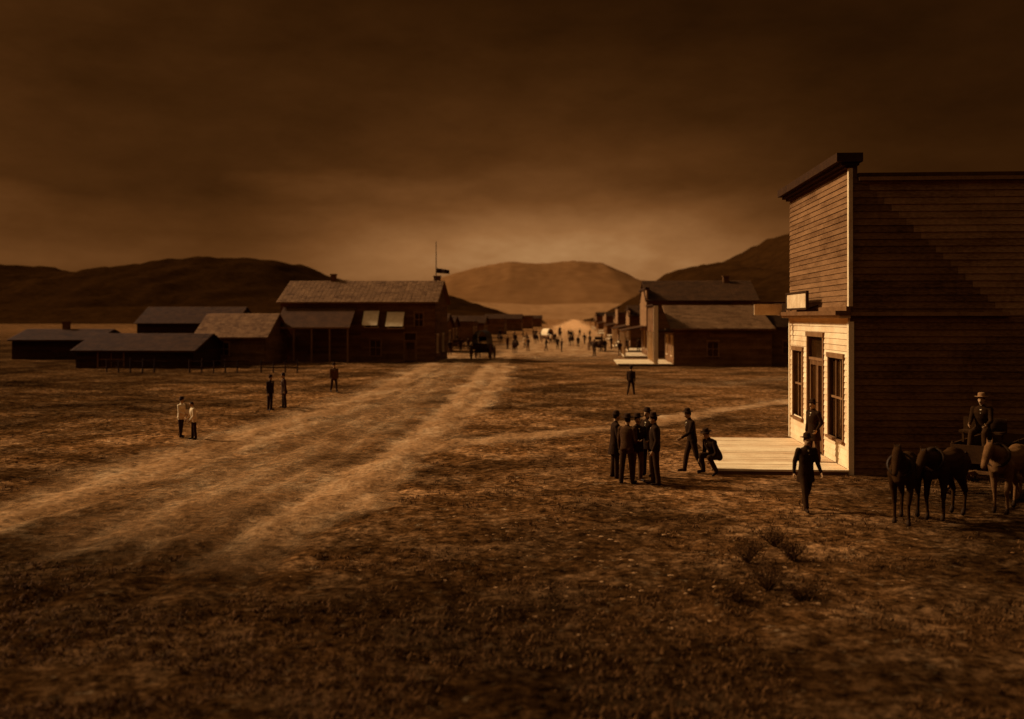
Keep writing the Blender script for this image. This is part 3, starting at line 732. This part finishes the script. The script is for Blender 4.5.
def wheel(mb,c,r,w=.05,n=24,sp=12,key='midwood'):
    c=Vector(c)
    R=Matrix.Rotation(math.pi/2,3,'Y')
    mb.lathe([(r-.07,-w/2),(r,-w/2),(r,w/2),(r-.07,w/2),(r-.07,-w/2)],key,R,c,n)
    mb.lathe([(r,-w/2-.004),(r+.014,-w/2-.004),(r+.014,w/2+.004),(r,w/2+.004)],'iron',R,c,n)
    mb.lathe([(.001,-.13),(.06,-.13),(.09,-.05),(.09,.05),(.06,.13),(.001,.13)],key,R,c,12)
    for i in range(sp):
        t=2*math.pi*i/sp; mb.cyl(c+Vector((0,math.cos(t)*.07,math.sin(t)*.07)),c+Vector((0,math.cos(t)*(r-.06),math.sin(t)*(r-.06))),.022,.018,key,6,False)
def wagon(name,x,y,face,cover=False,s=1.0):
    e=empty(name,(x,y,zat(x,y)),math.radians(face)); e.scale=(s,s,s)
    mb=MB(); W='darkwood' if cover!='canvas' else 'midwood'
    for s in (-1,1): wheel(mb,(s*.8,-1.15,.52),.5); wheel(mb,(s*.8,1.1,.62),.6,sp=14)
    mb.build('wheels',e)
    mb=MB(); mb.cyl((-.78,-1.15,.52),(.78,-1.15,.52),.04,.04,'iron',8); mb.cyl((-.78,1.1,.62),(.78,1.1,.62),.04,.04,'iron',8)
    mb.box(-.06,.06,-1.2,1.15,.56,.66,'darkwood'); mb.box(-.5,.5,-1.22,-1.08,.56,.82,'darkwood'); mb.box(-.5,.5,1.03,1.17,.66,.82,'darkwood')
    mb.beam((0,-1.2,.6),(0,-4.2,.78),.08,.08,'midwood'); mb.beam((-.55,-1.75,.64),(.55,-1.75,.64),.07,.07,'midwood')
    mb.build('running_gear',e)
    mb=MB(); mb.box(-.55,.55,-1.6,1.75,.82,.87,W)
    for s in (-1,1):
        for k in range(2): mb.box(s*.55-.02,s*.55+.02,-1.6,1.75,.875+k*.2,1.065+k*.2,W)
        for yy_ in (-1.4,0,1.5): mb.box(s*.58-.015,s*.58+.015,yy_-.04,yy_+.04,.8,1.3,'darkwood')
    mb.box(-.53,.53,-1.6,-1.56,.87,1.25,W); mb.box(-.53,.53,1.71,1.75,.87,1.25,W)
    mb.build('wagon_box',e)
    mb=MB(); mb.box(-.5,.5,-1.15,-.75,1.5,1.55,'darkwood'); mb.box(-.5,.5,-.76,-.72,1.55,1.85,'darkwood'); mb.beam((-.45,-.95,1.25),(-.45,-.95,1.5),.05,.05,'iron'); mb.beam((.45,-.95,1.25),(.45,-.95,1.5),.05,.05,'iron'); mb.build('seat',e)
    if cover:
        mb=MB(); n=10; ys=[-1.2,-.4,.4,1.1,1.8]
        for j in range(len(ys)-1):
            for i in range(n):
                def p(a,yv): t=math.pi*a/n; return (-.62*math.cos(t),yv,1.25+1.15*max(0,math.sin(t))**.7)
                mb.poly([p(i,ys[j]),p(i+1,ys[j]),p(i+1,ys[j+1]),p(i,ys[j+1])],cover)
        mb.build('cover',e,True)
    return e
wx,wy=G(985,492)
wg=wagon('farm_wagon',wx+.4,wy+.4,-40)
drv=person_mesh('man',dict(coat='coat',tro='trous',hat='wide',hatk='hatl',sit=1,lean=10,leg=((80,70,8),(80,70,8)),arm=((30,50,8,10),(30,50,8,10))))
o=put(drv,'man',0,0,0,1.0,1.02); ang=math.radians(-40)
o.location=(wx+.4+(-.95)*-math.sin(ang),wy+.4+(-.95)*math.cos(ang),1.03); o.rotation_euler=(0,0,ang)
x,y=G(483,359); wagon('covered_wagon',x,y,172,'boot',1.25); put(hd,'bay_horse',x-.6,y+4.6,175,1); put(hd2,'bay_horse',x+.7,y+4.6,175,1)
x,y=G(597,351); wagon('farm_wagon',x,y,10); put(hd,'bay_horse',x+.2,y-3,8,1)
x,y=G(548,342); wagon('covered_wagon',x,y,20,'canvas'); put(hd2,'bay_horse',x+.9,y-3.3,18,1)
x,y=G(452,349); wagon('farm_wagon',x,y,80)
rid=person_mesh('rider',dict(coat='coat',tro='trous',hat='wide',sit=1,lean=2,leg=((52,45,26),(52,45,26)),arm=((20,50,8,10),(20,50,8,10)),vox=.02))
for px,py,fc in ((515,353,10),(571,346,15),(536,344,-20),(560,338,0),(500,344,200)):
    x,y=G(px,py); put(random.choice([hd,hd2]),'bay_horse',x,y,fc); put(rid,'rider',x,y,fc,1,.93)
crowd=[(418,357),(424,356),(431,358),(445,357),(449,355),(462,352),(508,349),(524,348),(530,351),(545,351),(556,349),(563,352),(578,347),(583,344),(590,345),(606,352),(610,349),(527,342),(541,340),(552,343),(574,340),(568,337),(580,336),(546,336),(534,337),(602,343),(470,350),(437,352),(618,356),(400,352),(408,355),(515,340),(522,337),(558,334),(588,338),(627,352),(640,352),(593,356)]
for px,py in crowd:
    x,y=G(px+random.uniform(-2,2),py); put(meshes[random.choice([0,1,2,3,4,5,7,9,10,11,12])],'man',x,y,random.uniform(0,360),random.uniform(.93,1.03) )
# ---------------------------------------------------------------- scatter: grass, stones, sage
mb=MB(); k=mb.mi('scrub')
N_=15000
px=np.random.uniform(-60,1080,N_); py=HY+np.random.uniform(0,1,N_)**.75*400+22
Yg=CH*F/(py-HY); Xg=(px-CX)*Yg/F; rmk=roadmask(Xg,Yg); zg=zf(Xg,Yg); cl=fbm(Xg*.5,Yg*.5,3,21)
for i in range(N_):
    if rmk[i]>.25 or cl[i]<.5 or Yg[i]>70: continue
    x0,y0,z0=Xg[i],Yg[i],zg[i]
    if x0>5.2 and 27<y0<36: continue
    sc=random.uniform(.5,1.5)
    for b in range(6):
        a=random.uniform(0,6.28); h=random.uniform(.015,.065)*sc; r=random.uniform(.02,.07)*sc; w=random.uniform(.006,.012)*(1+y0*.02)
        cx,cy=x0+random.uniform(-.1,.1),y0+random.uniform(-.1,.1)
        dx,dy=math.cos(a),math.sin(a)
        n=len(mb.v); mb.v+=[(cx-dy*w,cy+dx*w,z0-.01),(cx+dy*w,cy-dx*w,z0-.01),(cx+dx*r,cy+dy*r,z0+h)]; mb.f.append((n,n+1,n+2)); mb.m.append(k)
mb.build('dry_grass')
mb=MB(); k=mb.mi('stone')
def stone(x,y,s):
    z=zat(x,y)-s*.1; n=len(mb.v); m=7; ph=random.uniform(0,6)
    for ring,(rr,hh) in enumerate(((1,-.15),(1.05,.12),(.62,.32))):
        for i in range(m):
            t=2*math.pi*i/m+ph; q=s*rr*random.uniform(.65,1.3); mb.v.append((x+q*math.cos(t)*1.2,y+q*math.sin(t),z+s*hh*random.uniform(.7,1.2)))
    mb.v.append((x,y,z+s*.38))
    for j in range(2):
        for i in range(m):
            i2=(i+1)%m; mb.f.append((n+j*m+i,n+j*m+i2,n+(j+1)*m+i2,n+(j+1)*m+i)); mb.m.append(k)
    for i in range(m): mb.f.append((n+2*m+i,n+2*m+(i+1)%m,n+3*m)); mb.m.append(k)
for i in range(600):
    c=random.choice([(525,530,50,28),(720,560,70,35),(560,550,120,45),(650,500,60,12),(500,540,200,40),(760,580,90,30)])
    a=random.gauss(c[0],c[2]); b=random.gauss(c[1],c[3])
    if b<400 or b>745: continue
    x,y=G(a,b); stone(x,y,random.choice([.01,.015,.02,.02,.03,.04]))
mb.build('scattered_stones')
def sage(px,py,r,h):
    x,y=G(px,py); z=zat(x,y); mb=MB()
    for i in range(34):
        a=random.uniform(0,6.28); rr=r*random.uniform(.2,1); hh=h*random.uniform(.45,1)*(1-.35*rr/r)
        p0=Vector((x,y,z-.02)); p1=Vector((x+math.cos(a)*rr*.5,y+math.sin(a)*rr*.5,z+hh*.5)); p2=Vector((x+math.cos(a)*rr,y+math.sin(a)*rr,z+hh))
        mb.cyl(p0,p1,.010,.006,'bark',5,False); mb.cyl(p1,p2,.006,.003,'bark',4,False)
        for j in range(24):
            c=p1.lerp(p2,random.uniform(-.1,1.1))+Vector([random.gauss(0,.04) for _ in range(3)])
            u=Vector([random.gauss(0,1) for _ in range(3)]).normalized(); w=Vector([random.gauss(0,1) for _ in range(3)]).cross(u).normalized()
            L=random.uniform(.012,.028); mb.poly([c-u*L,c+w*L*.35,c+u*L,c-w*L*.35],'sage')
    mb.build('sagebrush')
for a in ((768,590,.45,.65),(792,560,.35,.5),(748,562,.4,.45),(775,545,.35,.45),(800,600,.3,.3),(735,600,.25,.25)): sage(*a)
# ---------------------------------------------------------------- world, sun, camera
S=Vector((-.80,.27,.58)).normalized()
w=bpy.data.worlds.new('World'); scene.world=w; w.use_nodes=True; nt=w.node_tree; N=nt.nodes; L=nt.links
bg=N['Background']; bg.inputs['Strength'].default_value=.1
sk=N.new('ShaderNodeTexSky'); sk.sky_type='NISHITA'; sk.sun_disc=False; sk.sun_elevation=math.asin(S.z); sk.sun_rotation=math.atan2(S.x,S.y)%(2*math.pi); sk.dust_density=3
bw_=N.new('ShaderNodeRGBToBW'); L.new(sk.outputs[0],bw_.inputs[0])
tc=N.new('ShaderNodeTexCoord'); sx=N.new('ShaderNodeSeparateXYZ'); L.new(tc.outputs['Generated'],sx.inputs[0])
def math_(op,a,b=None,c=None):
    m=N.new('ShaderNodeMath'); m.operation=op
    for i,t in enumerate((a,b,c)):
        if t is None: continue
        if isinstance(t,(int,float)): m.inputs[i].default_value=t
        else: L.new(t,m.inputs[i])
    return m.outputs[0]
def noise_(sc,rot,det,rough,dist):
    mp=N.new('ShaderNodeMapping'); mp.inputs['Scale'].default_value=sc; mp.inputs['Rotation'].default_value=rot; L.new(tc.outputs['Generated'],mp.inputs[0])
    nn=N.new('ShaderNodeTexNoise'); nn.inputs['Scale'].default_value=1.3; nn.inputs['Detail'].default_value=det; nn.inputs['Roughness'].default_value=rough; nn.inputs['Distortion'].default_value=dist; L.new(mp.outputs[0],nn.inputs['Vector']); return nn.outputs['Fac']
n1=noise_((3,3,10),(0,.15,0),5,.55,.2); n2=noise_((7,7,18),(0,-.25,.3),5,.6,0)
zz=math_('MULTIPLY_ADD',math_('SUBTRACT',n1,.5),.10,sx.outputs[2])
gr=N.new('ShaderNodeValToRGB'); e=gr.color_ramp.elements; e[0].position=0; e[0].color=(.8,)*3+(1,); e[1].position=1; e[1].color=(1,)*3+(1,)
for p,v in ((.05,.78),(.085,.48),(.13,.18),(.2,.105),(.31,.06),(.42,.7)):
    q=e.new(p); q.color=(v,v,v,1)
L.new(zz,gr.inputs[0])
az=N.new('ShaderNodeMapRange'); az.interpolation_type='SMOOTHSTEP'; L.new(math_('ABSOLUTE',math_('SUBTRACT',sx.outputs[0],.06)),az.inputs[0]); az.inputs[1].default_value=0; az.inputs[2].default_value=.36; az.inputs[3].default_value=1.5; az.inputs[4].default_value=.24
up=N.new('ShaderNodeMapRange'); L.new(sx.outputs[2],up.inputs[0]); up.inputs[1].default_value=.08; up.inputs[2].default_value=.3; up.inputs[3].default_value=0; up.inputs[4].default_value=1
azm=N.new('ShaderNodeMix'); azm.data_type='FLOAT'; L.new(up.outputs[0],azm.inputs[0]); L.new(az.outputs[0],azm.inputs[2]); azm.inputs[3].default_value=1.0
cl=N.new('ShaderNodeMapRange'); L.new(math_('MULTIPLY_ADD',n2,.5,math_('MULTIPLY',n1,.5)),cl.inputs[0]); cl.inputs[1].default_value=.35; cl.inputs[2].default_value=.65; cl.inputs[3].default_value=.72; cl.inputs[4].default_value=1.28
val=math_('MULTIPLY',math_('MULTIPLY',math_('MULTIPLY',bw_.outputs[0],gr.outputs[0]),azm.outputs[0]),cl.outputs[0])
val=math_('MULTIPLY',val,.13)
rp=N.new('ShaderNodeValToRGB'); e=rp.color_ramp.elements; e[0].color=(0,0,0,1); e[1].color=sep(.95)
for v in (.03,.08,.16,.3,.55): q=e.new(v); q.color=sep(v)
L.new(val,rp.inputs[0])
cmb=N.new('ShaderNodeCombineXYZ')
for i,f in enumerate((1,.82,.58)): L.new(math_('MULTIPLY',val,f),cmb.inputs[i])
hi=N.new('ShaderNodeMapRange'); L.new(sx.outputs[2],hi.inputs[0]); hi.inputs[1].default_value=.32; hi.inputs[2].default_value=.45
cm=N.new('ShaderNodeMix'); cm.data_type='RGBA'; L.new(hi.outputs[0],cm.inputs[0]); L.new(rp.outputs[0],cm.inputs[6]); L.new(cmb.outputs[0],cm.inputs[7])
vm=N.new('ShaderNodeVectorMath'); vm.operation='SCALE'; vm.inputs['Scale'].default_value=10; L.new(cm.outputs[2],vm.inputs[0]); L.new(vm.outputs[0],bg.inputs['Color'])
sd=bpy.data.lights.new('sun','SUN'); sd.energy=4.2; sd.angle=math.radians(6); sd.color=(1,.93,.82)
so=bpy.data.objects.new('sun',sd); scene.collection.objects.link(so); so.rotation_euler=S.to_track_quat('Z','Y').to_euler(); so.location=(-30,20,40)
cd=bpy.data.cameras.new('camera'); co_=bpy.data.objects.new('camera',cd); scene.collection.objects.link(co_)
co_.location=(0,0,CH); co_.rotation_euler=(math.pi/2,0,0); cd.sensor_width=36; cd.lens=36*F/1024; cd.shift_y=-41.5/1024; cd.clip_end=20000
cd.dof.use_dof=True; cd.dof.focus_distance=28; cd.dof.aperture_fstop=.5
scene.camera=co_
